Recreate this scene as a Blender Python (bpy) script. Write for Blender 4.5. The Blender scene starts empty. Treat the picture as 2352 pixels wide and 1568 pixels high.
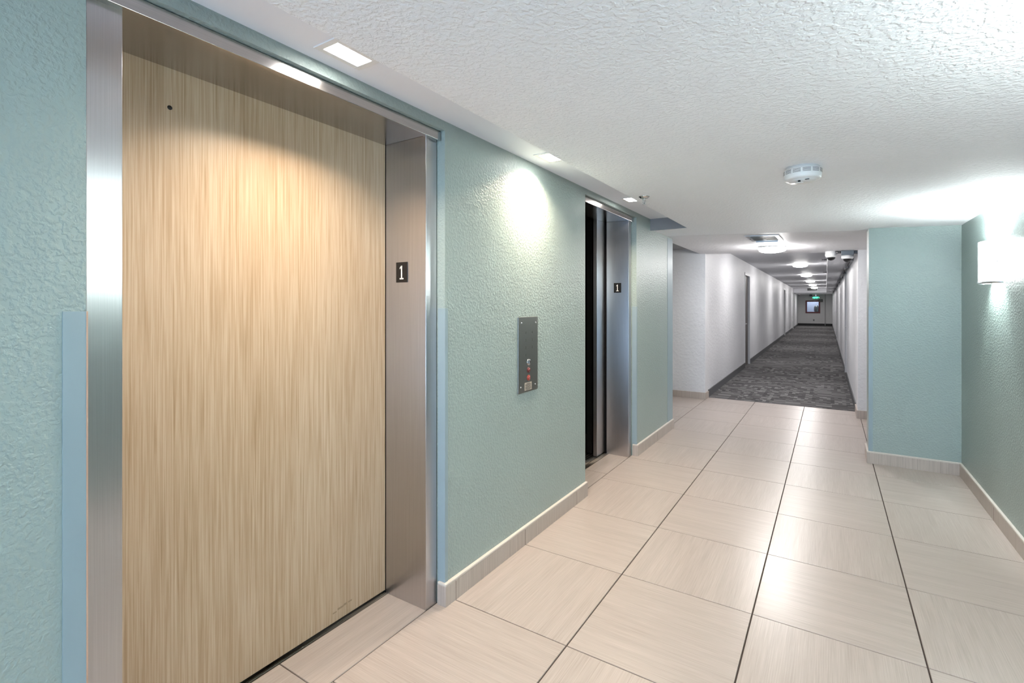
import bpy, bmesh, math, random
from mathutils import Vector, Matrix
random.seed(7)
S = bpy.context.scene
COL = S.collection

# ------------------------------------------------------------------ camera
cam_d = bpy.data.cameras.new('camera')
cam = bpy.data.objects.new('camera', cam_d)
COL.objects.link(cam)
cam.location = (1.49, -1.785, 1.367)
cam.rotation_euler = (math.radians(90), 0, 0.572)
cam_d.sensor_width = 36
cam_d.lens = 36 * 1135 / 2352
cam_d.shift_y = -(784 - 700) / 2352
cam_d.clip_start = 0.02
cam_d.clip_end = 200
S.camera = cam

# ------------------------------------------------------------------ view and world
S.view_settings.view_transform = 'Standard'
S.view_settings.look = 'None'
S.view_settings.exposure = 1.55
S.view_settings.gamma = 1.0
S.view_settings.use_curve_mapping = False
W = bpy.data.worlds.new('sky'); S.world = W; W.use_nodes = True
W.node_tree.nodes['Background'].inputs[0].default_value = (0.55, 0.72, 1.0, 1)
W.node_tree.nodes['Background'].inputs[1].default_value = 1.5


def area(name, loc, rot, sx, sy, power, color, spread=180):
    l = bpy.data.lights.new(name, 'AREA'); l.shape = 'RECTANGLE'
    l.size = sx; l.size_y = sy; l.energy = power; l.color = color
    l.spread = math.radians(spread)
    o = bpy.data.objects.new(name, l); COL.objects.link(o)
    o.location = loc; o.rotation_euler = rot
    return o


def point(name, loc, power, color, r=0.03):
    l = bpy.data.lights.new(name, 'POINT'); l.energy = power; l.color = color; l.shadow_soft_size = r
    o = bpy.data.objects.new(name, l); COL.objects.link(o); o.location = loc
    return o


# daylight through the glazed entrance behind the camera
area('entrance_daylight', (1.2, -5.75, 1.15), (math.radians(90), 0, 0), 2.0, 2.0, 28, (0.36, 0.66, 1.0))
area('ceiling_bounce_fill', (1.2, -5.8, 0.35), (math.radians(125), 0, 0), 2.0, 0.7, 16, (0.60, 0.78, 1.0))  # added upward fill light to lift the ceiling, no actual source there

# ------------------------------------------------------------------ constants
XW = 0.015      # face of the elevator wall
XR = 2.375      # face of the right wall
YP = 3.49       # front face of the column wall
YE = 5.74       # where the corridor starts
L = 0.6276      # tile row pitch


def zc(x): return 2.105 - 0.042 * x      # main ceiling height


def sl(x, y): return x - 0.0098 * (y - YE)     # corridor left wall run
def sr(x, y): return x - 0.0050 * (y - YE)     # corridor right wall run


# ------------------------------------------------------------------ materials
def mat(name):
    m = bpy.data.materials.new(name); m.use_nodes = True
    nt = m.node_tree
    return m, nt, nt.nodes['Principled BSDF']


def plain(name, col, rough=0.5, metal=0.0, spec=0.5):
    m, nt, b = mat(name)
    b.inputs['Base Color'].default_value = (*col, 1)
    b.inputs['Roughness'].default_value = rough
    b.inputs['Metallic'].default_value = metal
    b.inputs['Specular IOR Level'].default_value = spec
    return m


def emit(name, col, s, base=None):
    m, nt, b = mat(name)
    b.inputs['Base Color'].default_value = (*(base or col), 1)
    b.inputs['Emission Color'].default_value = (*col, 1)
    b.inputs['Emission Strength'].default_value = s
    b.inputs['Roughness'].default_value = 0.3
    return m


def coords(nt, scale=(1, 1, 1), rot=(0, 0, 0)):
    t = nt.nodes.new('ShaderNodeTexCoord'); mp = nt.nodes.new('ShaderNodeMapping')
    nt.links.new(t.outputs['Object'], mp.inputs[0])
    mp.inputs['Scale'].default_value = scale; mp.inputs['Rotation'].default_value = rot
    return mp.outputs[0]


def noise(nt, vec, scale, detail=2, rough=0.5, dist=0.0):
    n = nt.nodes.new('ShaderNodeTexNoise')
    nt.links.new(vec, n.inputs['Vector'])
    n.inputs['Scale'].default_value = scale; n.inputs['Detail'].default_value = detail
    n.inputs['Roughness'].default_value = rough; n.inputs['Distortion'].default_value = dist
    return n.outputs['Fac']


def ramp(nt, fac, stops):
    r = nt.nodes.new('ShaderNodeValToRGB')
    nt.links.new(fac, r.inputs[0])
    e = r.color_ramp.elements
    while len(e) < len(stops): e.new(0.5)
    for k, (p, c) in enumerate(stops):
        e[k].position = p
        e[k].color = (c, c, c, 1) if isinstance(c, (int, float)) else (*c, 1)
    return r.outputs[0]


def bump(nt, b, h, strength, dist):
    n = nt.nodes.new('ShaderNodeBump')
    nt.links.new(h, n.inputs['Height'])
    n.inputs['Strength'].default_value = strength; n.inputs['Distance'].default_value = dist
    nt.links.new(n.outputs[0], b.inputs['Normal'])


def textured_paint(name, col, col2, scale, strength, dist, rough=0.42, spec=0.5, stretch=(1, 1, 1)):
    m, nt, b = mat(name)
    v = coords(nt, stretch)
    n1 = noise(nt, v, scale, 2.5, 0.5, 0.25)
    hgt = ramp(nt, n1, [(0.42, 0.0), (0.62, 1.0)])
    big = noise(nt, v, 1.3, 2)
    c = ramp(nt, big, [(0.35, col), (0.65, col2)])
    nt.links.new(c, b.inputs['Base Color'])
    b.inputs['Roughness'].default_value = rough
    b.inputs['Specular IOR Level'].default_value = spec
    bump(nt, b, hgt, strength, dist)
    return m


TEAL = textured_paint('teal_textured_paint', (0.303, 0.370, 0.350), (0.315, 0.383, 0.362), 80, 0.32, 0.004, 0.40)
WHITE = textured_paint('white_textured_paint', (0.66, 0.66, 0.68), (0.70, 0.70, 0.72), 26, 0.26, 0.006, 0.5)
CEIL = textured_paint('ceiling_textured_paint', (0.89, 0.90, 0.935), (0.905, 0.915, 0.95), 62, 0.6, 0.003, 0.7, 0.2)
CEIL_S = plain('smooth_ceiling_paint', (0.84, 0.855, 0.91), 0.6, 0, 0.3)
CEIL_C = textured_paint('corridor_ceiling_paint', (0.79, 0.79, 0.82), (0.81, 0.81, 0.84), 30, 0.35, 0.004, 0.5, 0.4)
GREYW = textured_paint('grey_end_wall_paint', (0.62, 0.61, 0.61), (0.64, 0.63, 0.63), 40, 0.3, 0.003, 0.6)
GUARD = plain('smooth_guard_plastic', (0.27, 0.35, 0.385), 0.40)
GUARD_EDGE = plain('guard_edge', (0.55, 0.34, 0.24), 0.4)


def streak_tile():
    m, nt, b = mat('striated_porcelain_tile')
    uv = nt.nodes.new('ShaderNodeUVMap'); uv.uv_map = 'UVMap'
    mp = nt.nodes.new('ShaderNodeMapping'); nt.links.new(uv.outputs[0], mp.inputs[0])
    mp.inputs['Scale'].default_value = (260, 4.5, 1)
    n1 = noise(nt, mp.outputs[0], 1.0, 3, 0.6)
    mp2 = nt.nodes.new('ShaderNodeMapping'); nt.links.new(uv.outputs[0], mp2.inputs[0])
    mp2.inputs['Scale'].default_value = (26, 1.2, 1)
    n2 = noise(nt, mp2.outputs[0], 1.0, 2, 0.5)
    c1 = ramp(nt, n1, [(0.28, (0.385, 0.328, 0.29)), (0.5, (0.44, 0.378, 0.342)), (0.72, (0.485, 0.427, 0.39))])
    c2 = ramp(nt, n2, [(0.3, (0.90, 0.895, 0.89)), (0.7, (1.0, 1.0, 1.0))])
    mx = nt.nodes.new('ShaderNodeMix'); mx.data_type = 'RGBA'; mx.blend_type = 'MULTIPLY'
    mx.inputs['Factor'].default_value = 1
    nt.links.new(c1, mx.inputs[6]); nt.links.new(c2, mx.inputs[7])
    nt.links.new(mx.outputs[2], b.inputs['Base Color'])
    b.inputs['Roughness'].default_value = 0.30
    b.inputs['Specular IOR Level'].default_value = 0.45
    bump(nt, b, n1, 0.06, 0.001)
    return m


TILE = streak_tile()
GROUT = plain('dark_grout', (0.045, 0.03, 0.024), 0.9)


def base_tile():
    m, nt, b = mat('striated_baseboard_tile')
    v = coords(nt, (170, 170, 3.0))
    n1 = noise(nt, v, 1.0, 3, 0.6)
    c = ramp(nt, n1, [(0.28, (0.36, 0.305, 0.265)), (0.5, (0.45, 0.385, 0.34)), (0.72, (0.51, 0.445, 0.40))])
    nt.links.new(c, b.inputs['Base Color'])
    b.inputs['Roughness'].default_value = 0.4
    return m


BASE = base_tile()
TRIMTOP = plain('cream_edge_caulk', (0.60, 0.55, 0.50), 0.5)


AR = 0.0


def steel(name, col=(0.58, 0.565, 0.575), rough=0.28, vert=True):
    m, nt, b = mat(name)
    v = coords(nt, (500, 500, 3) if vert else (3, 3, 500))
    n1 = noise(nt, v, 1.0, 2, 0.6)
    b.inputs['Roughness'].default_value = rough
    if vert:
        tg = nt.nodes.new('ShaderNodeTangent'); tg.direction_type = 'RADIAL'; tg.axis = 'Z'
        nt.links.new(tg.outputs[0], b.inputs['Tangent'])
        b.inputs['Anisotropic'].default_value = 0.85; b.inputs['Anisotropic Rotation'].default_value = AR
    c = ramp(nt, n1, [(0.3, tuple(k * 0.93 for k in col)), (0.7, tuple(k * 1.06 for k in col))])
    nt.links.new(c, b.inputs['Base Color'])
    b.inputs['Metallic'].default_value = 1.0
    return m


STEEL = steel('brushed_stainless_steel')
STEEL_D = steel('dark_brushed_steel', (0.30, 0.28, 0.255), 0.38)
STEEL_H = steel('horizontal_brushed_steel', (0.52, 0.50, 0.49), 0.20, False)
CHROME = plain('chrome', (0.6, 0.6, 0.6), 0.15, 1.0)
NICKEL = plain('satin_nickel', (0.55, 0.55, 0.56), 0.3, 1.0)


def laminate():
    m, nt, b = mat('light_wood_laminate')
    v = coords(nt, (1, 190, 2.6))
    n1 = noise(nt, v, 1.0, 4, 0.62, 0.35)
    v3 = coords(nt, (1, 300, 4.0), (math.radians(1.2), 0, 0))
    n3 = noise(nt, v3, 1.0, 2, 0.5)
    v2 = coords(nt, (1, 6, 0.8))
    n2 = noise(nt, v2, 1.0, 2)
    c1 = ramp(nt, n1, [(0.30, (0.375, 0.27, 0.17)), (0.47, (0.48, 0.368, 0.262)), (0.66, (0.56, 0.452, 0.347))])
    c3 = ramp(nt, n3, [(0.35, (0.86, 0.82, 0.76)), (0.6, (1, 1, 1))])
    c2 = ramp(nt, n2, [(0.3, (0.93, 0.90, 0.86)), (0.7, (1, 1, 1))])
    a = None
    for x, y in ((c1, c3), (None, c2)):
        mx = nt.nodes.new('ShaderNodeMix'); mx.data_type = 'RGBA'; mx.blend_type = 'MULTIPLY'
        mx.inputs['Factor'].default_value = 1
        nt.links.new(x if x is not None else a, mx.inputs[6]); nt.links.new(y, mx.inputs[7])
        a = mx.outputs[2]
    nt.links.new(a, b.inputs['Base Color'])
    b.inputs['Roughness'].default_value = 0.42
    b.inputs['Specular IOR Level'].default_value = 0.4
    return m


WOOD = laminate()
BLACK = plain('black_plastic', (0.008, 0.008, 0.009), 0.35)
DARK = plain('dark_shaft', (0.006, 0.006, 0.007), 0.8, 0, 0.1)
SCUFF = plain('dark_scuff', (0.30, 0.225, 0.15), 0.7)
WPLAST = plain('white_plastic', (0.80, 0.80, 0.80), 0.35)
GREYBOX = plain('grey_junction_metal', (0.13, 0.15, 0.17), 0.5, 0.3)
CONDUIT = plain('conduit_metal', (0.16, 0.155, 0.16), 0.45, 0.6)
BROWN = plain('dark_brown_door_paint', (0.075, 0.06, 0.055), 0.5)
CBASE = plain('charcoal_cove_base', (0.09, 0.09, 0.095), 0.7)
BBASE = plain('black_cove_base', (0.012, 0.012, 0.013), 0.6)
WTRIM = plain('white_door_frame', (0.62, 0.62, 0.63), 0.4)
REDF = plain('dark_red_frame', (0.13, 0.018, 0.022), 0.4)
NUMW = plain('white_numeral', (0.75, 0.75, 0.75), 0.5)
LABEL = plain('beige_notice_paper', (0.50, 0.42, 0.35), 0.7)
RED = plain('red_button', (0.30, 0.035, 0.025), 0.35)
DRED = plain('dark_red_button', (0.10, 0.012, 0.014), 0.35)
ENGR = plain('engraved_dark', (0.035, 0.03, 0.026), 0.6)


def carpet():
    m, nt, b = mat('charcoal_block_carpet')
    tc = nt.nodes.new('ShaderNodeTexCoord')

    def cells(sx, sy, off):
        mp = nt.nodes.new('ShaderNodeMapping'); nt.links.new(tc.outputs['Object'], mp.inputs[0])
        mp.inputs['Scale'].default_value = (sx, sy, 0); mp.inputs['Location'].default_value = (off, off, 0)
        fl = nt.nodes.new('ShaderNodeVectorMath'); fl.operation = 'FLOOR'; nt.links.new(mp.outputs[0], fl.inputs[0])
        wn = nt.nodes.new('ShaderNodeTexWhiteNoise'); wn.noise_dimensions = '2D'; nt.links.new(fl.outputs[0], wn.inputs[0])
        return wn.outputs[0]
    blk = cells(22, 13, 3.1)
    strk = cells(5.5, 34, 7.7)
    sel = cells(2.1, 3.3, 1.3)
    s2 = ramp(nt, sel, [(0.50, 0.0), (0.52, 1.0)])
    mx = nt.nodes.new('ShaderNodeMix'); mx.data_type = 'FLOAT'
    nt.links.new(s2, mx.inputs[0]); nt.links.new(blk, mx.inputs[2]); nt.links.new(strk, mx.inputs[3])
    c = ramp(nt, mx.outputs[0], [(0.0, (0.062, 0.060, 0.061)), (0.6, (0.118, 0.114, 0.115)), (1.0, (0.235, 0.228, 0.228))])
    nt.links.new(c, b.inputs['Base Color'])
    b.inputs['Roughness'].default_value = 0.95
    b.inputs['Specular IOR Level'].default_value = 0.1
    v = coords(nt)
    bump(nt, b, noise(nt, v, 260, 2), 0.5, 0.004)
    return m


CARPET = carpet()


# ------------------------------------------------------------------ mesh helpers
class MB:
    def __init__(s):
        s.bm = bmesh.new(); s.uv = None

    def box(s, x0, x1, y0, y1, z0, z1, fn=None, bev=0.0, seg=2, mi=0):
        t = bmesh.new()
        bmesh.ops.create_cube(t, size=1)
        for v in t.verts:
            v.co = Vector((x0 + (v.co.x + .5) * (x1 - x0), y0 + (v.co.y + .5) * (y1 - y0), z0 + (v.co.z + .5) * (z1 - z0)))
        if bev: bmesh.ops.bevel(t, geom=t.edges[:], offset=bev, segments=seg, profile=0.5, affect='EDGES')
        if fn:
            for v in t.verts: v.co = Vector(fn(*v.co))
        s._merge(t, mi); return s

    def _merge(s, t, mi=0, M=None, smooth=False):
        mp = {}
        for v in t.verts: mp[v] = s.bm.verts.new(M @ v.co if M else v.co)
        for f in t.faces:
            g = s.bm.faces.new([mp[v] for v in f.verts]); g.material_index = mi; g.smooth = smooth or f.smooth
        t.free()

    def lathe(s, prof, loc=(0, 0, 0), seg=40, rot=None, a0=0.0, a1=2 * math.pi, mi=0, smooth=True):
        """prof: list of (r, z) turned about the local z axis"""
        t = bmesh.new(); full = abs(a1 - a0 - 2 * math.pi) < 1e-6
        n = seg if full else seg + 1
        rings = []
        for r, z in prof:
            if r < 1e-6:
                rings.append([t.verts.new((0, 0, z))]); continue
            rings.append([t.verts.new((r * math.cos(a0 + (a1 - a0) * k / seg), r * math.sin(a0 + (a1 - a0) * k / seg), z)) for k in range(n)])
        for A, B in zip(rings, rings[1:]):
            m = seg
            for k in range(m):
                k2 = (k + 1) % n if full else k + 1
                if len(A) == 1 and len(B) == 1: continue
                if len(A) == 1: f = t.faces.new((A[0], B[k2], B[k]))
                elif len(B) == 1: f = t.faces.new((A[k], A[k2], B[0]))
                else: f = t.faces.new((A[k], A[k2], B[k2], B[k]))
                f.smooth = smooth
        M = Matrix.Translation(loc)
        if rot: M = M @ rot
        s._merge(t, mi, M); return s

    def cyl(s, a, b, r, seg=20, mi=0):
        a = Vector(a); b = Vector(b); d = b - a
        q = Vector((0, 0, 1)).rotation_difference(d.normalized()).to_matrix().to_4x4()
        return s.lathe([(0, 0), (r, 0), (r, d.length), (0, d.length)], a, seg, q, mi=mi)

    def tube(s, pts, r, seg=12):
        for a, b in zip(pts, pts[1:]): s.cyl(a, b, r, seg)
        for p in pts[1:-1]:
            s.lathe([(0, -r)] + [(r * math.cos(t), r * math.sin(t)) for t in [-.8, -.4, 0, .4, .8]] + [(0, r)], p, seg)
        return s

    def prism(s, poly, axis, a, b, mi=0, bev=0):
        """poly in the two remaining axes, extruded along axis from a to b"""
        t = bmesh.new()

        def P(u, v, w):
            return {'x': (w, u, v), 'y': (u, w, v), 'z': (u, v, w)}[axis]
        A = [t.verts.new(P(u, v, a)) for u, v in poly]; B = [t.verts.new(P(u, v, b)) for u, v in poly]
        t.faces.new(A); t.faces.new(B[::-1])
        n = len(poly)
        for k in range(n): t.faces.new((A[k], B[k], B[(k + 1) % n], A[(k + 1) % n]))
        bmesh.ops.recalc_face_normals(t, faces=t.faces)
        if bev: bmesh.ops.bevel(t, geom=t.edges[:], offset=bev, segments=2, affect='EDGES')
        s._merge(t, mi); return s

    def build(s, name, mats, parent=None, keep_normals=False):
        if not isinstance(mats, (list, tuple)): mats = [mats]
        if not keep_normals: bmesh.ops.recalc_face_normals(s.bm, faces=s.bm.faces)
        org = world_origin(parent)
        for v in s.bm.verts: v.co -= org
        me = bpy.data.meshes.new(name); s.bm.to_mesh(me); s.bm.free()
        for m in mats: me.materials.append(m)
        o = bpy.data.objects.new(name, me); COL.objects.link(o)
        if parent: o.parent = parent
        return o


def world_origin(p):
    v = Vector((0, 0, 0))
    while p is not None:
        v += p.location; p = p.parent
    return v


def thing(name, label, cat, loc, group=None):
    o = bpy.data.objects.new(name, None); COL.objects.link(o)
    o.empty_display_size = 0.05
    o.location = loc
    return tag(o, label, cat, group)


def tag(o, label, cat, group=None):
    o['label'] = label; o['category'] = cat
    if group: o['group'] = group
    return o


def struct(o, label=None):
    o['kind'] = 'structure'
    if label: o['label'] = label
    return o


def copy_tree(o, parent=None):
    c = o.copy(); COL.objects.link(c)
    if parent: c.parent = parent
    for ch in list(o.children): copy_tree(ch, c)
    return c


def text_part(body, size, M, mt, name, parent, depth=0.0006, bold=0.0):
    cu = bpy.data.curves.new('txt', 'FONT'); cu.body = body; cu.size = size; cu.extrude = depth
    cu.align_x = 'CENTER'; cu.align_y = 'CENTER'; cu.offset = bold
    to = bpy.data.objects.new('txt', cu)
    me = bpy.data.meshes.new_from_object(to)
    bpy.data.objects.remove(to); bpy.data.curves.remove(cu)
    me.transform(Matrix.Translation(-world_origin(parent)) @ M)
    me.materials.clear(); me.materials.append(mt)
    o = bpy.data.objects.new(name, me); COL.objects.link(o); o.parent = parent
    return o


# matrices placing text (local x right, y up) on faces
def on_x(x, y, z, sgn=1):   # face looking towards +x : local right = +y
    return Matrix(((0, 0, sgn, x), (sgn, 0, 0, y), (0, 1, 0, z), (0, 0, 0, 1)))


def on_y(x, y, z):          # face looking towards -y : local right = +x
    return Matrix(((1, 0, 0, x), (0, 0, -1, y), (0, 1, 0, z), (0, 0, 0, 1)))


# ================================================================== SETTING
# ---- floor: striated tiles with dark joints
def add_tile(bm, uvl, x0, x1, y0, y1, along, seed):
    g = 0.0024; h = 0.0017
    xa, xb, ya, yb = x0 + g, x1 - g, y0 + h, y1 - h
    if xb - xa < 0.01 or yb - ya < 0.01: return
    e = 0.0012
    lo = [bm.verts.new(p) for p in ((xa, ya, -.004), (xb, ya, -.004), (xb, yb, -.004), (xa, yb, -.004))]
    hi = [bm.verts.new(p) for p in ((xa + e, ya + e, 0), (xb - e, ya + e, 0), (xb - e, yb - e, 0), (xa + e, yb - e, 0))]
    fs = [bm.faces.new(hi)]
    for k in range(4): fs.append(bm.faces.new((lo[k], lo[(k + 1) % 4], hi[(k + 1) % 4], hi[k])))
    rx, ry = seed * 3.17 % 11, seed * 7.31 % 13
    for f in fs:
        for lp in f.loops:
            p = lp.vert.co
            lp[uvl].uv = (p.x + rx, p.y + ry) if along else (p.y + rx, p.x + ry)


def build_floor():
    bm = bmesh.new(); uvl = bm.loops.layers.uv.new('UVMap')
    seed = 0
    for (rx0, rx1, ry0, ry1) in ((-0.03, 3.2, -5.6, 5.93), (-1.5, -0.03, 3.7, 5.93)):
        xs = [-1.8, -1.2, -0.6, -0.03, 0.6, 1.2, 1.8, 2.4, 3.0, 3.6]
        for i in range(len(xs) - 1):
            for j in range(-10, 11):
                x0, x1 = max(xs[i], rx0), min(xs[i + 1], rx1)
                y0, y1 = max(j * L, ry0), min((j + 1) * L, ry1)
                if x1 - x0 < .02 or y1 - y0 < .02: continue
                seed += 1
                add_tile(bm, uvl, x0, x1, y0, y1, ((i - 3) + j) % 2 == 0, seed)
    for (x0, x1, ys) in ((-0.275, -0.03, (-1.34, -0.681, -0.06)), (-0.225, -0.03, (1.48, 1.995, 2.59))):
        for a, b in zip(ys, ys[1:]):
            seed += 1; add_tile(bm, uvl, x0, x1, a, b, True, seed)
    # grout bed
    for q in ((-1.5, 3.2, -5.6, 5.93),):
        vs = [bm.verts.new(p) for p in ((q[0], q[2], -.0035), (q[1], q[2], -.0035), (q[1], q[3], -.0035), (q[0], q[3], -.0035))]
        f = bm.faces.new(vs); f.material_index = 1
        vs = [bm.verts.new(p) for p in ((q[0], q[2], -.12), (q[1], q[2], -.12), (q[1], q[3], -.12), (q[0], q[3], -.12))]
        f = bm.faces.new(vs[::-1]); f.material_index = 1
    me = bpy.data.meshes.new('floor'); bm.to_mesh(me); bm.free()
    me.materials.append(TILE); me.materials.append(GROUT)
    o = bpy.data.objects.new('floor', me); COL.objects.link(o)
    struct(o, 'beige striated square floor tiles laid with dark joints')


build_floor()
struct(MB().box(-0.6, 2.0, 5.93, 38.2, -0.12, 0.004, bev=0.003).build('floor', CARPET), 'charcoal block-patterned carpet running down the corridor')

# ---- elevator wall (left)
D1 = (-1.349, -0.058)     # opening of the near elevator in the wall
D2 = (1.475, 2.590)       # opening of the far elevator
ZL = 2.160                # underside of the wall over the openings
wl = MB()
wl.box(-0.42, XW, -5.6, D1[0], -0.05, 2.7)
wl.box(-0.42, XW, D1[1], D2[0], -0.05, 2.7)
wl.box(-0.42, XW, D2[1], 3.80, -0.05, 2.7)
wl.box(-0.42, XW, D1[0], D1[1], ZL, 2.7)
wl.box(-0.42, XW, D2[0], D2[1], ZL, 2.7)
wl.box(-1.5, -0.42, 3.68, 3.80, -0.05, 2.7)
struct(wl.build('wall_left', TEAL), 'teal textured wall holding the two elevator openings')
struct(MB().box(-1.62, -1.5, 3.68, 5.86, -0.05, 2.7).build('wall_alcove', WHITE))

# ---- right wall and column wall
struct(MB().box(XR, XR + .15, -5.6, YP + .02, -0.05, 2.7).build('wall_right', TEAL), 'teal textured wall carrying the lit wall sconce')
struct(MB().box(1.772, XR + .15, YP, 3.76, -0.05, 2.7).build('wall_column', TEAL), 'teal textured wall stub facing the camera beside the corridor mouth')
struct(MB().box(3.2, 3.35, 3.6, 5.6, -0.05, 2.7).build('wall_far_right', WHITE))
struct(MB().box(2.3, 3.3, 3.6, 3.76, -0.05, 2.7).build('wall_side_alcove', WHITE))
# white wall right of the corridor mouth
struct(MB().box(1.9, 3.35, 5.48, 5.74, -0.05, 2.7).build('wall_back_right', WHITE))

# ---- corridor walls
DL = [(9.99, 10.85), (22.6, 23.5), (29.6, 30.5)]
DR = [(9.35, 10.3), (19.6, 20.5), (27.0, 27.9)]


def corridor_wall(x0, x1, fn, ys, y0, y1, zd=2.07):
    m = MB(); ys = sorted(ys); c = y0
    for a, b in ys:
        m.box(x0, x1, c, a, -.05, 2.7, fn=fn); m.box(x0, x1, a, b, zd, 2.7, fn=fn); c = b
    m.box(x0, x1, c, y1, -.05, 2.7, fn=fn)
    return m


fl = lambda x, y, z: (sl(x, y), y, z)
fr = lambda x, y, z: (sr(x, y), y, z)
m = corridor_wall(-0.16, -0.03, fl, DL, YE, 36.5)
m.box(-1.55, -0.16, YE, YE + .12, -.05, 2.7)
struct(m.build('wall_corridor_left', WHITE), 'white textured corridor wall on the left')
m = corridor_wall(1.77, 1.90, fr, DR, 5.48, 36.5)
struct(m.build('wall_corridor_right', WHITE), 'white textured corridor wall on the right')
m = MB(); m.box(-0.6, 0.15, 36.5, 36.65, -.05, 2.7); m.box(0.90, 1.9, 36.5, 36.65, -.05, 2.7)
m.box(.15, .90, 36.5, 36.65, -.05, .86); m.box(.15, .90, 36.5, 36.65, 1.62, 2.7)
struct(m.build('wall_end', GREYW), 'grey wall closing the far end of the corridor')
# room beyond the end window
m = MB(); m.box(-.6, 1.9, 38.0, 38.1, -.05, 2.7); m.box(-.7, -.6, 36.6, 38.1, -.05, 2.7); m.box(1.9, 2.0, 36.6, 38.1, -.05, 2.7)
struct(m.build('wall_beyond', plain('pale_blue_paint', (0.42, 0.46, 0.55), 0.6)))
struct(MB().box(-.7, 2.0, 36.6, 38.1, 2.4, 2.5).build('ceiling', CEIL_C))

# ---- back wall of the hall with the glazed entrance (behind the camera)
m = MB(); m.box(-.5, 0.2, -5.75, -5.6, -.05, 2.7); m.box(2.2, 2.6, -5.75, -5.6, -.05, 2.7); m.box(.2, 2.2, -5.75, -5.6, 2.08, 2.7)
struct(m.build('wall_back', TEAL))

# ---- ceilings
fz = lambda x, y, z: (x, y, z if z > 2.4 else zc(x) + z)
m = MB(); m.box(0.36, 2.6, -5.75, 3.0, 0, 2.7, fn=fz); m.box(-.1, 2.6, 3.0, 3.58, 0, 2.7, fn=fz)
struct(m.build('ceiling', CEIL), 'white textured ceiling of the elevator hall')
m = MB(); m.box(-.1, 3.3, 3.58, 5.75, -.0015, 2.7, fn=fz)
struct(m.build('ceiling', CEIL_C), 'smoother white ceiling strip between hall and corridor')
struct(MB().box(-.1, 0.36, -5.75, 3.0, 2.203, 2.7).build('ceiling', CEIL_S), 'raised smooth ceiling slot along the elevator wall')
DROP = plain('grey_drop', (0.27, 0.275, 0.29), 0.6, 0, 0.3)  # one even grey, darker than the other ceiling materials
struct(MB().box(XW, 0.36, 2.994, 3.0, 2.089, 2.203).build('trim_4', DROP), 'grey end face of the ceiling slot')
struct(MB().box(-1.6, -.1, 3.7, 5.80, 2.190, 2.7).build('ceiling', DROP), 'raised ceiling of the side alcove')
fcs = lambda x, y, z: (x - 0.0059 * (y - YE), y, z)
m = MB(); m.box(-0.5, 2.1, 5.75, 36.6, 2.31, 2.7)
struct(m.build('ceiling', CEIL_C), 'white corridor ceiling with the row of dome lamps')
m = MB(); m.box(1.462, 1.85, 5.75, 31.0, 2.045, 2.5, fn=fcs)
struct(m.build('trim_1', CEIL_C), 'boxed soffit along the right side of the corridor ceiling')
m = MB(); m.box(-0.5, 2.0, 31.0, 36.6, 2.06, 2.5)
struct(m.build('trim_2', CEIL_C), 'lowered ceiling box over the far end of the corridor')


# ---- baseboards
def baseboard(name, boxes, label=None, mt=BASE, cap=True, joints=()):
    m = MB()
    for b in boxes:
        x0, x1, y0, y1, z1 = b
        if cap:
            m.box(x0, x1, y0, y1, 0, z1 - .012, bev=.0012)
            m.box(x0, x1, y0, y1, z1 - .013, z1, bev=.004, mi=1)
        else:
            m.box(x0, x1, y0, y1, 0, z1, bev=.002)
    for x0, x1, y0, y1 in joints: m.box(x0, x1, y0, y1, 0.001, .088, mi=2)
    o = m.build(name, [mt, TRIMTOP, plain('joint', (0.16, 0.12, 0.09), 0.8)])
    return struct(o, label)


ZB = 0.103
baseboard('baseboard_left', [(-0.02, 0.031, -0.071, 1.484, ZB), (-.02, .031, 2.579, 3.812, ZB), (-.02, .031, -5.6, D1[0], ZB)],
          'beige tile baseboard along the elevator wall',
          joints=[(.02, .0316, y, y + .002) for y in (0.0, 0.62, 1.30, 3.18)])
baseboard('baseboard_right', [(XR - .015, XR + .01, -5.6, YP, ZB)], 'beige tile baseboard along the right wall', joints=[(XR - .0156, XR, y, y + .002) for y in (2.49, 1.25, 0.0)])
baseboard('baseboard_column', [(1.757, XR, YP - .015, YP + .01, ZB), (1.757, 1.78, YP, 3.775, ZB)], 'beige tile baseboard round the teal wall stub')
baseboard('baseboard_alcove', [(-1.5, -.018, YE - .014, YE + .01, .098), (-.04, -.018, YE, 5.94, .098)], 'beige tile baseboard under the white wall end', cap=False)
baseboard('baseboard_side', [(1.757, 3.2, 5.466, 5.49, .098), (1.757, 1.78, 5.48, 5.93, .098)], None, cap=False)


def strip(segs, x0, x1, fn, mt, name, label=None):
    m = MB()
    for a, b in segs: m.box(x0, x1, a, b, 0, .11, fn=fn)
    return struct(m.build(name, mt), label)


def gaps(y0, y1, ds):
    out = []; c = y0
    for a, b in sorted(ds): out.append((c, a)); c = b
    out.append((c, y1)); return out


strip(gaps(5.94, 36.49, DL), -.035, -.018, fl, CBASE, 'baseboard_corridor_left', 'charcoal cove base on the left corridor wall')
strip(gaps(5.93, 36.49, DR), 1.758, 1.775, fr, CBASE, 'baseboard_corridor_right', 'charcoal cove base on the right corridor wall')
struct(MB().box(-.33, 1.62, 36.485, 36.505, 0, .14).build('baseboard_end', BBASE), 'black cove base at the corridor end wall')


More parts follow.
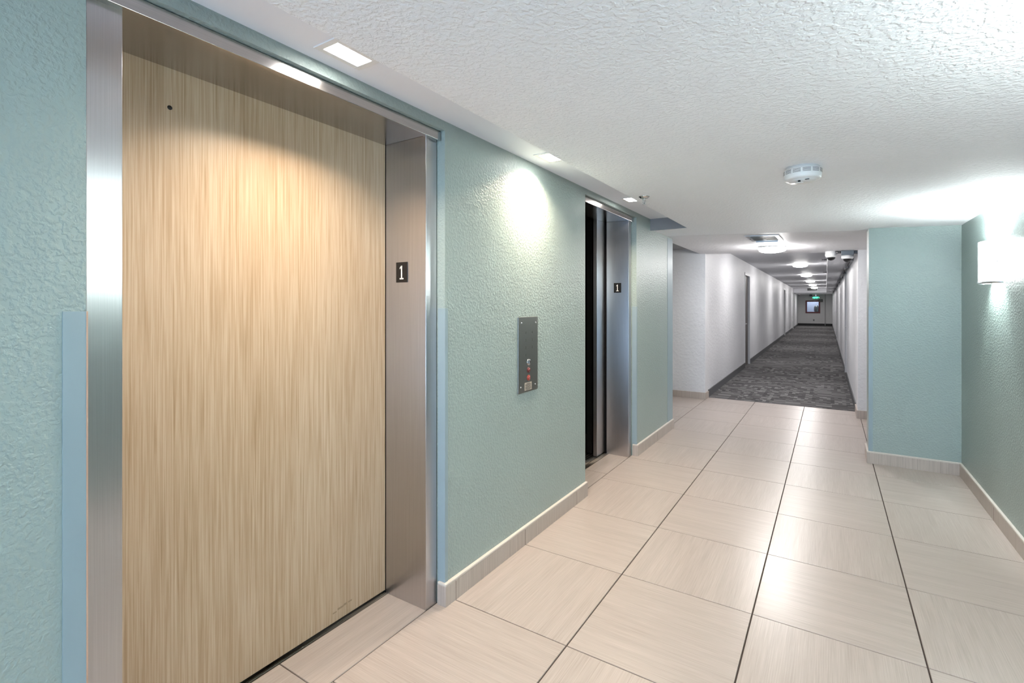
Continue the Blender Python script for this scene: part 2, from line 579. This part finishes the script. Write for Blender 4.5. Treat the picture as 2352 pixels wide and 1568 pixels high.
# ================================================================== ELEVATORS
def elevator(label, y0, y1, o0, o1, loc, wood):
    """y0..y1 outer frame, o0..o1 clear opening"""
    e = thing('elevator', label, 'elevator', loc)
    XF = -0.03; ZH = 2.125
    xd = -0.285 if wood else -0.24
    for a, b, lab in ((y0, o0, 'near'), (o1, y1, 'far')):
        m = MB()
        # hollow jamb: front face folded into the return
        m.box(xd, XF, a, b, 0, ZH, bev=.0015)
        m.build('jamb', STEEL, e)
    m = MB(); m.box(xd - .02, XF + .004, y0, y1, ZH, ZL - .008, bev=.0012)
    m.box(XF - .001, -.006, y0 - .002, y1 + .002, ZH - .008, ZL - .003, bev=.0015)
    m.build('header', STEEL_H, e)
    if wood:
        d = MB(); d.box(-.325, -.290, o0 - .03, o1 + .012, .012, 2.20, bev=.001)
        dp = d.build('door', WOOD, e)
        # small drop-key hole
        MB().cyl((-.2905, -1.047, 1.999), (-.2893, -1.047, 1.999), .0072, 24).build('key_hole', BLACK, dp)
        s = MB(); s.box(-.33, -.276, o0 - .01, o1 + .01, -.03, -.001)
        for k in range(3): s.box(-.290 + k * .004, -.2885 + k * .004, o0, o1, -.002, .0015)
        s.build('sill', STEEL_D, e)
        g = MB(); g.box(-.345, -.284, o1, o1 + .008, 0, ZH); g.box(-.36, -.329, o0 - .05, o1 + .05, -.03, 2.2)
        g.build('door_gap', DARK, e)
    else:
        d = MB(); d.box(-.300, -.265, 2.345, o1 + .08, .010, 2.15, bev=.0015)
        d.build('door', STEEL, e)
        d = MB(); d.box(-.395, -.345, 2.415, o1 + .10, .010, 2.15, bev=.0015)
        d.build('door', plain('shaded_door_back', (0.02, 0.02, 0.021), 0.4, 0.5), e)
        s = MB(); s.box(-.262, -.225, o0 - .01, o1 + .01, -.03, .001)
        s.box(-.40, -.272, o0 - .01, o1 + .01, -.03, -.002)
        for k in range(4): s.box(-.296 - k * .026, -.288 - k * .026, o0, o1, -.004, .0015)
        s.build('sill', STEEL_D, e)
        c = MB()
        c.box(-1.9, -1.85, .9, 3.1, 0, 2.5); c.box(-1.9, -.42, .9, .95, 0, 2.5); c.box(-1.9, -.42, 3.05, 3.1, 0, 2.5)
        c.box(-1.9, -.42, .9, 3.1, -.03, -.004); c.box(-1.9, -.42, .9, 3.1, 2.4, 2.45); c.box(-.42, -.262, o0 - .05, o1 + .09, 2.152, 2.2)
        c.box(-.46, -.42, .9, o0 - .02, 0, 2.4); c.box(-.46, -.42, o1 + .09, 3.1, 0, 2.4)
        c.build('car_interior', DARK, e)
        g = MB(); g.box(-.262, -.242, o1 - .0, o1 + .004, 0, ZH); g.build('door_gap', DARK, e)
        m = MB(); m.cyl((-.50, 2.25, .3), (-.50, 2.25, 2.0), .006); m.cyl((-.52, 2.30, .3), (-.52, 2.30, 2.0), .004)
        m.build('cable', plain('dull_cable', (0.03, 0.03, 0.03), .5), e)
    return e


e1 = elevator('near elevator with closed light wood door in a stainless steel frame', -1.336, -.064, -1.262, -.135, (-.15, -.7, 0), True)
e2 = elevator('far elevator with its door open on a dark shaft, beside the call panel', 1.485, 2.572, 1.55, 2.51, (-.15, 2.0, 0), False)

# scuff marks low on the wood door
sc = MB()
for (y, z, w, h) in ((-.405, .055, .03, .008), (-.375, .058, .018, .009), (-.35, .060, .02, .006), (-.43, .050, .02, .005)):
    sc.box(-.2899, -.2893, y, y + w, z, z + h, bev=.0002)
sco = sc.build('scuff', SCUFF, [c for c in e1.children if c.name.startswith('door') and 'gap' not in c.name][0])


# floor number plates
def number_plate(label, cx, cz, y, w, h):
    t = thing('floor_number_plate', label, 'sign', (cx, y, cz - h / 2))
    p = MB().box(cx - w / 2, cx + w / 2, y - .003, y, cz - h / 2, cz + h / 2, bev=.0012).build('plate', BLACK, t)
    n = MB(); k = h / .092
    n.box(cx - .0035 * k, cx + .0035 * k, y - .0042, y - .0028, cz - .028 * k, cz + .030 * k, bev=.0003)
    n.box(cx - .012 * k, cx + .012 * k, y - .0042, y - .0028, cz - .032 * k, cz - .026 * k, bev=.0003)
    n.prism([(cx - .0035 * k, cz + .030 * k), (cx + .003 * k, cz + .030 * k), (cx - .010 * k, cz + .014 * k), (cx - .012 * k, cz + .019 * k)], 'y', y - .0042, y - .0028)
    n.build('numeral', NUMW, t)
    # braille dots
    return t


number_plate('black plate with white numeral 1 on the near elevator frame', -.178, 1.518, -.135, .073, .094)
number_plate('black plate with white numeral 1 on the far elevator frame', -.134, 1.522, 2.51, .070, .088)

# call panel
cp = thing('elevator_call_panel', 'steel call panel with key switches screwed to the teal wall', 'control panel', (XW, .672, .866))
py0, py1, pz0, pz1 = .563, .781, .866, 1.297
MB().box(XW, XW + .006, py0, py1, pz0, pz1, bev=.0012).build('faceplate', STEEL_D, cp)
for (y, z) in ((.598, 1.264), (.757, 1.264), (.590, .899), (.752, .899)):
    MB().lathe([(0, .0030), (.0030, .0025), (.0048, 0), (.0048, -.001)], (XW + .006, y, z), 16, Matrix.Rotation(math.pi / 2, 4, 'Y')).build('screw', CHROME, cp)
for (z, k) in ((1.036, 'key_switch'), (.991, 'stop_button'), (.946, 'stop_button')):
    R = Matrix.Rotation(math.pi / 2, 4, 'Y')
    if k == 'key_switch':
        b = MB().lathe([(.012, .004), (.0175, .004), (.0175, 0)], (XW + .006, .674, z), 28, R).build(k, CHROME, cp)
        MB().lathe([(0, .004), (.0122, .004), (.0122, 0)], (XW + .006, .674, z), 28, R).build('switch_core', BLACK, b)
        MB().box(XW + .0095, XW + .0108, .670, .680, z - .009, z + .008, bev=.0003).build('key_slot', CHROME, b)
    else:
        mt = DRED if z > .96 else RED
        b = MB().lathe([(0, .006), (.013, .0055), (.0165, .003), (.0165, 0)], (XW + .006, .673, z), 28, R).build(k, mt, cp)
        b['label'] = 'dark red round button' if z > .96 else 'bright red round button'
        MB().lathe([(.005, .0075), (.0085, .0075), (.0085, .005), (.005, .005)], (XW + .006, .673, z), 20, R).build('button_ring', plain('dull_pink', (.35, .12, .11), .4), b)
lb = MB().box(XW + .006, XW + .0066, .630, .709, .876, .920).build('notice', LABEL, cp)
m = MB()
for k in range(8):
    w = (.040, .064, .068, .050, .066, .062, .068, .046)[k]
    m.box(XW + .0065, XW + .0069, .6695 - w / 2, .6695 + w / 2, .915 - k * .0048 - .0022, .915 - k * .0048)
m.build('notice_print', ENGR, lb)
for y, s4 in ((.642, ('4', '3', '2', '1')), (.716, ('4', '3', '2', '1'))):
    for d, z in zip(s4, (1.207, 1.163, 1.120, 1.077)):
        if y > .7 and d == '1': continue
        text_part(d, .020, on_x(XW + .0062, y, z), ENGR, 'engraved_numeral', cp, .0003)


# corner guards
def guard(label, boxes, edge, loc):
    t = thing('corner_guard', label, 'corner guard', loc)
    m = MB()
    for b in boxes: m.box(*b, bev=.0006)
    m.build('strip', GUARD, t)
    if edge:
        MB().box(*edge).build('edge', GUARD_EDGE, t)
    return t


guard('smooth corner guard on the wall left of the near elevator', [(XW, XW + .003, -1.392, -1.349, ZB, 1.352), (-.028, XW + .003, -1.349, -1.346, ZB, 1.352)],
      (XW + .001, XW + .0034, -1.3495, -1.3462, ZB, 1.352), (XW, -1.35, ZB))
guard('smooth corner guard right of the near elevator frame', [(XW, XW + .0025, -.058, -.040, ZB, 1.352), (-.026, XW + .0025, -.0605, -.058, ZB, 1.352)], None, (XW, -.06, ZB))
guard('smooth corner guard right of the far elevator frame', [(XW, XW + .0025, 2.590, 2.61, ZB, 1.352), (-.026, XW + .0025, 2.5875, 2.590, ZB, 1.352)], None, (XW, 2.59, ZB))
guard('smooth corner guard on the end of the elevator wall by the alcove', [(XW, XW + .0025, 3.60, 3.8025, ZB, 2.09)], None, (XW, 3.8, ZB))
guard('smooth corner guard on the left edge of the teal wall stub', [(1.7695, 1.80, YP - .0025, YP, ZB, 1.352), (1.7695, 1.772, YP, YP + .03, ZB, 1.352)], None, (1.772, YP, ZB))


# ================================================================== LIGHT FITTINGS
def bulb(m, s): return emit(m, (1.0, 0.95, 0.86), s)


LENS = emit('downlight_lens', (1.0, 0.97, 0.92), 14)
SHADE = emit('sconce_glass', (0.95, 1.0, 1.0), 8.0)
DOME = emit('lamp_dome_glass', (1.0, 0.98, 0.96), 38.0)

dl = thing('downlight', 'recessed square downlight nearest the camera, over the near elevator', 'downlight', (.138, -.695, 2.203), 'recessed downlights in the ceiling slot')
m = MB(); ax, ay, bx_, by_ = .056, .092, .036, .069
for (x0, x1, y0, y1) in ((-ax, ax, -ay, -by_), (-ax, ax, by_, ay), (-ax, -bx_, -by_, by_), (bx_, ax, -by_, by_)):
    m.box(.138 + x0, .138 + x1, -.695 + y0, -.695 + y1, 2.199, 2.204, bev=.0008)
m.build('trim_ring', WPLAST, dl)
MB().box(.138 - bx_, .138 + bx_, -.695 - by_, -.695 + by_, 2.2005, 2.2035, bev=.001).build('lens', LENS, dl)
for lab, (x, y) in (('recessed square downlight over the call panel wall', (.156, .685)), ('recessed square downlight above the far elevator', (.160, 2.02))):
    c = copy_tree(dl); c.location = (x, y, 2.203); c['label'] = lab
for y in (-.695, .682, 2.02):
    area('downlight_lamp', (.158, y, 2.192), (0, 0, 0), .11, .11, 5.0, (1.0, .82, .62), 132)

# wall sconce
SX, SY, SZ0, SZ1 = XR, 2.47, 1.510, 1.765
sn = thing('wall_sconce', 'lit white glass sconce on the right teal wall', 'wall lamp', (SX, SY, SZ0))


def half_shell(ax, ay, th, z0, z1, seg=28):
    t = MB(); bm = t.bm; out = []
    for r in (0, th):
        for z in (z0, z1):
            out.append([bm.verts.new((SX - .004 - (ax - r) * math.cos(q), SY + (ay - r) * math.sin(q), z)) for q in [(-.5 + k / seg) * math.pi for k in range(seg + 1)]])
    o0, o1, i0, i1 = out
    for k in range(seg):
        for A, B in ((o0, o1), (i1, i0), (o1, i1), (i0, o0)):
            f = bm.faces.new((A[k], A[k + 1], B[k + 1], B[k])); f.smooth = True
    for k in (0, seg): bm.faces.new((o0[k], o1[k], i1[k], i0[k]))
    return t


half_shell(.085, .135, .005, SZ0, SZ1).build('glass_shade', SHADE, sn)
MB().box(SX - .012, SX, SY - .06, SY + .06, SZ0 + .05, SZ1 - .05, bev=.003).build('back_plate', NICKEL, sn)
half_shell(.090, .140, .006, SZ0 - .010, SZ0 + .004).build('lower_rail', NICKEL, sn)
for zz in (1.632, 1.683):
    MB().box(SX - .062, SX - .001, SY - .128, SY - .122, zz, zz + .004).build('side_arm', NICKEL, sn)
MB().cyl((SX - .03, SY - .134, 1.555), (SX - .03, SY - .134, 1.72), .0025, 10).build('side_rod', NICKEL, sn)
MB().box(SX - .055, SX - .04, SY + .115, SY + .137, SZ0 - .012, SZ0 + .008, bev=.002).build('clip', NICKEL, sn)
point('sconce_lamp', (SX - .048, SY, 1.735), 15.0, (.90, 1.0, .98), .02)
point('sconce_lamp', (SX - .045, SY, 1.60), 4.5, (.90, 1.0, .98), .02)
for y, w_ in ((-.53, 'second'), (-3.5, 'third')):
    c = copy_tree(sn); c.location = (SX, y, SZ0); c['label'] = '%s white glass sconce along the right wall, behind the camera' % w_
    point('sconce_lamp', (SX - .048, y, 1.735), 38.0 if y > -1 else 22.0, (.90, 1.0, .98), .02)
    point('sconce_lamp', (SX - .045, y, 1.60), 6.0, (.90, 1.0, .98), .02)

# round flush lamps
fm = thing('ceiling_lamp', 'round ringed ceiling lamp nearest the camera, below the ceiling vent', 'ceiling lamp', (.907, 4.90, 2.060), 'round dome lamps along the corridor')
cx, cyy, zt = .907, 4.90, 2.062
MB().lathe([(0, 0), (.150, 0), (.150, -.014), (0, -.014)], (cx, cyy, zt + .003), 48).build('base_pan', WPLAST, fm)
MB().lathe([(.147, -.010), (.147, -.034)] + [(.147 * math.cos(t), -.034 - .036 * math.sin(t)) for t in [k * math.pi / 20 for k in range(1, 11)]], (cx, cyy, zt), 56).build('glass_dome', DOME, fm)
for z in (-.010, -.034):
    MB().lathe([(.148, z + .003), (.154, z + .003), (.154, z - .003), (.148, z - .003), (.148, z + .003)], (cx, cyy, zt), 56).build('metal_ring', NICKEL, fm)
for q in (-2.4, -.3, 1.8):
    MB().cyl((cx + .153 * math.cos(q), cyy + .153 * math.sin(q), zt - .034), (cx + .153 * math.cos(q), cyy + .153 * math.sin(q), zt - .008), .003, 8).build('post', NICKEL, fm)
CL = [(.93, 7.6), (.905, 11.5), (.870, 16.1), (.842, 20.7), (.812, 25.0), (.780, 29.4)]
names = ['mostly hidden ceiling lamp just beyond the header of the corridor', 'first fully visible dome lamp on the corridor ceiling', 'second fully visible dome lamp on the corridor ceiling',
         'third fully visible dome lamp on the corridor ceiling', 'fourth fully visible dome lamp on the corridor ceiling', 'farthest dome lamp on the corridor ceiling, above the dark grille']
for (x, y), lab in zip(CL, names):
    c = copy_tree(fm); c.location = (x, y, 2.309); c['label'] = lab

point('dome_lamp', (cx, cyy, zt - .15), 5.0, (1.0, .98, .97), .10)

# ================================================================== CEILING FIXTURES
# smoke detector
sx_, sy_ = 1.375, 1.050
zq = zc(sx_)
sd = thing('smoke_detector', 'round white slotted smoke detector on the hall ceiling', 'smoke detector', (sx_, sy_, zq))
b = MB().lathe([(0, 0), (.072, 0), (.074, -.012), (.080, -.014), (.083, -.020), (.083, -.038), (.080, -.055), (.076, -.062), (.066, -.064), (.060, -.066), (.056, -.072), (0, -.073)], (sx_, sy_, zq), 64).build('housing', WPLAST, sd)
m = MB()
for k in range(12):
    for z in (-.0195, -.0245, -.0295, -.0345):
        m.lathe([(.0834, z), (.0834, z - .0022)], (sx_, sy_, zq), 8, Matrix.Rotation(k * math.pi / 6, 4, 'Z'), 0.05, math.pi / 6 - .05)
m.build('vent_slots', plain('slot_shadow', (.12, .12, .12), .8), b, keep_normals=True)
q = MB(); q.cyl((sx_ - .012, sy_ - .045, zq - .071), (sx_ - .012, sy_ - .045, zq - .083), .006, 16); q.build('sensor_stem', BLACK, sd)
MB().cyl((sx_ - .012, sy_ - .045, zq - .083), (sx_ - .012, sy_ - .045, zq - .0855), .017, 24).build('sensor_cap', WPLAST, sd)
MB().box(sx_ + .012, sx_ + .030, sy_ - .055, sy_ - .049, zq - .073, zq - .0705).build('indicator_slot', BLACK, sd)


# sprinklers
def sprinkler(label, x, y, z):
    t = thing('fire_sprinkler', label, 'sprinkler', (x, y, z))
    MB().lathe([(0, 0), (.034, 0), (.036, -.003), (.033, -.006), (.028, -.008), (.026, -.013), (.018, -.014), (0, -.014)], (x, y, z), 40).build('escutcheon', CHROME, t)
    MB().lathe([(0, -.013), (.010, -.013), (.010, -.022), (.008, -.024), (0, -.024)], (x, y, z), 20).build('body', CHROME, t)
    f = MB()
    for s in (-1, 1): f.tube([(x + s * .008, y, z - .023), (x + s * .009, y, z - .036), (x + s * .0025, y, z - .050)], .0022, 8)
    f.cyl((x, y, z - .049), (x, y, z - .054), .0045, 12)
    f.build('frame_arms', CHROME, t)
    MB().cyl((x, y, z - .024), (x, y, z - .049), .0018, 8).build('glass_bulb', plain('bulb_grey', (.2, .2, .2), .2), t)
    d = MB(); d.lathe([(0, -.054), (.006, -.054), (.006, -.0555), (0, -.0555)], (x, y, z), 16)
    for k in range(8):
        q = k * math.pi / 4
        d.cyl((x, y, z - .0548), (x + .013 * math.cos(q), y + .013 * math.sin(q), z - .0552), .0016, 6)
    d.build('deflector', CHROME, t)
    return t


sprinkler('chrome pendent sprinkler in the hall ceiling near the far elevator', .455, 1.44, zc(.455))


def side_sprinkler(label, x, y, z):
    t = thing('fire_sprinkler', label, 'sprinkler', (x, y, z))
    MB().lathe([(0, 0), (.030, 0), (.030, .006), (0, .008)], (x, y, z), 20, Matrix.Rotation(-math.pi / 2, 4, 'Y')).build('escutcheon', CONDUIT, t)
    m = MB(); m.cyl((x, y, z), (x - .05, y, z), .012, 10); m.cyl((x - .05, y, z), (x - .075, y, z), .006, 8)
    m.build('body', CONDUIT, t)
    MB().cyl((x - .075, y, z), (x - .078, y, z), .022, 16).build('deflector', CONDUIT, t)


side_sprinkler('nearer small sidewall sprinkler on the corridor soffit', fcs(1.462, 9.0, 0)[0], 9.0, 2.20)
side_sprinkler('farther small sidewall sprinkler on the corridor soffit', fcs(1.462, 13.2, 0)[0], 13.2, 2.20)

# ceiling access vent
vt = thing('ceiling_vent', 'black slotted metal vent in the ceiling before the corridor', 'vent', (.91, 3.98, 2.062))
zv = 2.062
fzv = lambda x, y, z: (x + (y - 3.98) * 0.02, y, z + zc(x) - .005)
m = MB()
m.box(.765, .805, 3.72, 4.22, -.005, .002, fn=fzv); m.box(1.03, 1.068, 3.72, 4.22, -.005, .002, fn=fzv)
m.box(.80, 1.03, 3.72, 3.76, -.005, .002, fn=fzv); m.box(.80, 1.03, 4.17, 4.22, -.005, .002, fn=fzv)
m.build('frame', NICKEL, vt)
MB().box(.80, 1.035, 3.755, 4.175, -.003, .001, fn=fzv).build('opening', BLACK, vt)
m = MB()
for k in range(5): m.box(.80, 1.035, 3.80 + k * .07, 3.806 + k * .07, -.010, -.003, fn=fzv)
m.build('blade', STEEL_D, vt)
MB().box(.81, 1.02, 4.168, 4.176, -.020, -.004, fn=fzv).build('lip', NICKEL, vt)
for x in (.785, 1.05):
    MB().box(x - .008, x + .008, 3.96, 3.976, -.008, -.005, fn=fzv).build('screw', BLACK, vt)


# dome cameras
def dome_cam(label, x, y, z, body_h, gap_line=True):
    t = thing('dome_camera', label, 'security camera', (x, y, z))
    MB().lathe([(0, 0), (.062, 0), (.062, -body_h * .4), (.064, -body_h * .42), (.063, -body_h * .75), (.054, -body_h), (0, -body_h)], (x, y, z), 40).build('housing', WPLAST, t)
    MB().lathe([(.048, -body_h + .001)] + [(.046 * math.cos(q), -body_h - .038 * math.sin(q)) for q in [k * math.pi / 16 for k in range(0, 9)]], (x, y, z), 36).build('lens_dome', BLACK, t)
    return t


dome_cam('left of the two white dome cameras, fixed on the ceiling edge', 1.500, 5.60, zc(1.5) - .004, .076)
jb = thing('junction_box', 'grey square junction box holding the right dome camera', 'junction box', (1.668, 5.56, 2.03))
MB().box(1.604, 1.734, 5.49, 5.63, zc(1.67) - .060, zc(1.67) - .003, bev=.004).build('box', GREYBOX, jb)
MB().box(1.602, 1.736, 5.488, 5.632, zc(1.67) - .012, zc(1.67) - .006, bev=.001).build('lid_flange', GREYBOX, jb)
dome_cam('right of the two white dome cameras, under a grey box', 1.668, 5.56, zc(1.67) - .060, .042)
cd = MB(); zk = zc(1.56) - .020
cd.cyl((1.545, 5.57, zk), (1.604, 5.57, zk), .014)
cd.cyl((1.560, 5.57, zk), (1.575, 5.57, zk), .018)
o = cd.build('conduit', CONDUIT); tag(o, 'short dark conduit joining the two dome cameras', 'conduit')
cd = MB(); zk = zc(1.75) - .020
cd.box(1.734, 1.92, 5.55, 5.59, zk - .018, zk + .018, bev=.006)
o = cd.build('conduit', CONDUIT); tag(o, 'dark conduit running right from the grey camera box into the wall', 'conduit')
cd = MB(); pts = [(1.70, 5.63, 2.00), (1.712, 5.95, 2.00)] + [(sr(1.735, y), y, 2.006) for y in (7, 9, 12, 16, 20, 25, 31)]
cd.tube(pts, .016, 10)
for y in (6.6, 8.2, 10, 12, 15, 18, 22): cd.box(sr(1.712, y), sr(1.775, y), y - .01, y + .01, 1.985, 2.03)
o = cd.build('conduit', CONDUIT); tag(o, 'long dark conduit along the top of the right corridor wall', 'conduit')

# ================================================================== CORRIDOR DOORS AND FAR END
n = 1


def corridor_door(a, b, side, label):
    global n
    d = bpy.data.objects.new('door_%d' % n, None); COL.objects.link(d); n += 1
    fn = fl if side == 'l' else fr
    s = 1 if side == 'l' else -1
    X = -0.03 if side == 'l' else 1.77
    d.location = fn(X, (a + b) / 2, 0)
    struct(d, label)
    xa, xb = sorted((X - s * .075, X - s * .035))
    MB().box(xa, xb, a + .03, b - .03, .006, 2.03, fn=fn, bev=.002).build('door_panel', BROWN, d)
    m = MB(); xa, xb = sorted((X - s * .12, X + s * .008))
    m.box(xa, xb, a, a + .04, 0, 2.07, fn=fn); m.box(xa, xb, b - .04, b, 0, 2.07, fn=fn)
    m.box(xa, xb, a, b, 2.02, 2.075, fn=fn)
    m.build('door_frame', WTRIM, d)
    h = MB(); hx = X - s * .035
    p = fn(hx, a + .11, .95)
    h.cyl(p, (p[0] + s * .05, p[1], p[2]), .012, 12); h.cyl((p[0] + s * .045, p[1], p[2]), (p[0] + s * .045, p[1] + .11, p[2]), .009, 10)
    h.lathe([(0, 0), (.028, 0), (.026, .006), (0, .007)], p, 20, Matrix.Rotation(s * math.pi / 2, 4, 'Y'))
    h.build('handle', NICKEL, d)


for (a, b), lab in zip(DL, ('nearest brown door in the left corridor wall', 'second brown door in the left corridor wall', 'farthest brown door in the left corridor wall')):
    corridor_door(a, b, 'l', lab)
for (a, b), lab in zip(DR, ('nearest dark door in the right corridor wall', 'second dark door in the right corridor wall', 'farthest dark door in the right corridor wall')):
    corridor_door(a, b, 'r', lab)

# framed window in the end wall
w = bpy.data.objects.new('window_1', None); COL.objects.link(w); w.location = (.53, 36.5, .8)
struct(w, 'dark red framed window in the grey end wall of the corridor')
m = MB()
for (x0, x1, z0, z1) in ((.11, .20, .82, 1.66), (.85, .94, .82, 1.66), (.20, .85, .82, .91), (.20, .85, 1.57, 1.66)):
    m.box(x0, x1, 36.46, 36.53, z0, z1, bev=.006)
m.build('window_frame', REDF, w)
gm, nt, bb = mat('window_glass'); bb.inputs['Transmission Weight'].default_value = 1; bb.inputs['Roughness'].default_value = .02; bb.inputs['IOR'].default_value = 1.3
MB().box(.195, .855, 36.50, 36.506, .905, 1.575).build('pane', gm, w)
o = MB().lathe([(0, 0), (.12, .02), (.15, .15), (.15, .35), (.08, .46), (0, .48)], (.72, 37.3, .86), 24).build('reflection_bin', plain('dull_metal', (.10, .10, .09), .4, .5))  # bin shape made up for an unclear reflection in the pane
tag(o, 'unclear reflection in the end window, made up as a round metal bin', 'bin')
st = MB().box(.55, .95, 37.1, 37.5, 0.004, .86, bev=.01).build('reflection_pedestal', plain('pale_reflection_pedestal', (.4, .4, .42), .6)); tag(st, 'made-up pale stand under the bin shape beyond the end window', 'reflection_pedestal')  # made up along with the bin shape
area('beyond_window_fill', (.5, 37.3, 2.38), (0, 0, 0), .5, .5, 14, (.8, .88, 1.0))  # added fill without a fixture, lights the space behind the pane

area('corridor_end_fill', (.6, 33.6, 2.05), (0, 0, 0), .5, .5, 9, (1.0, .97, .95))  # added fill without a fixture, brightens the dark end wall

# exit sign
ex = thing('exit_sign', 'green lit exit sign hanging above the end window', 'exit sign', (.70, 36.0, 2.06))
GRN = emit('green_exit_glow', (.05, .75, .32), 1.6)
gx, gz = .71, 1.835
MB().box(gx - .155, gx + .155, 36.0, 36.03, gz - .095, gz + .095, bev=.004).build('sign_panel', plain('dark_green_panel', (.02, .30, .15), .3), ex)
MB().box(gx - .03, gx + .03, 36.0, 36.03, gz + .09, 2.062).build('mount', NICKEL, ex)
text_part('EXIT', .135, on_y(gx, 35.998, gz), GRN, 'lettering', ex, .002, .006)
for s in (-1, 1):
    MB().prism([(gx + s * .165, gz + .045), (gx + s * .165, gz - .045), (gx + s * .20, gz)], 'y', 35.995, 36.01).build('arrow', GRN, ex)
# door closer, grille, boxes at the end
dc = thing('door_closer', 'small grey door closer with folded arm right of the end window', 'door closer', (.95, 36.45, 1.64))
MB().box(.86, 1.08, 36.40, 36.495, 1.56, 1.74, bev=.01).build('closer_body', plain('closer_grey', (.10, .095, .09), .5), dc)
MB().tube([(.90, 36.40, 1.70), (.70, 36.35, 1.66), (.58, 36.40, 1.64)], .012, 8).build('closer_arm', NICKEL, dc)
o = MB().box(.405, .86, 30.93, 31.0, 2.18, 2.305, bev=.004).build('air_grille', BLACK); tag(o, 'dark air grille on the face of the lowered ceiling far down the corridor', 'grille')
o = MB().box(.35, .50, 36.1, 36.25, 1.93, 2.06, bev=.01).build('alarm_speaker', BLACK); tag(o, 'small black box under the lowered ceiling left of the exit sign', 'speaker')
dome = thing('dome_camera', 'small pale dome camera at the top left of the far end wall', 'security camera', (-.20, 35.2, 2.06))
MB().lathe([(0, 0), (.07, 0), (.07, -.06), (0, -.06)], (-.20, 35.2, 2.06), 20).build('housing', WPLAST, dome)
MB().lathe([(.05, -.06), (.035, -.095), (0, -.105)], (-.20, 35.2, 2.06), 20).build('lens_dome', BLACK, dome)
pl = thing('wall_outlet', 'small wall outlet low on the grey end wall', 'outlet', (.58, 36.5, .34))
MB().box(.54, .62, 36.49, 36.5, .30, .42, bev=.003).build('cover_plate', plain('outlet_grey', (.25, .24, .24), .5), pl)
MB().box(.565, .595, 36.485, 36.491, .335, .385).build('socket', BLACK, pl)
struct(MB().box(1.20, 1.235, 36.47, 36.5, 0.004, 2.06).build('trim_3', plain('grey_trim', (.30, .29, .29), .5)), 'thin vertical grey trim on the end wall')

# glazed entrance behind the camera
w = bpy.data.objects.new('window_2', None); COL.objects.link(w); w.location = (1.2, -5.66, 0); struct(w)
m = MB()
for x in (.2, .84, 1.5, 2.14): m.box(x, x + .06, -5.70, -5.64, 0, 2.08)
m.box(.2, 2.2, -5.70, -5.64, 0, .08); m.box(.2, 2.2, -5.70, -5.64, 2.02, 2.08)
m.build('window_frame', STEEL_D, w)
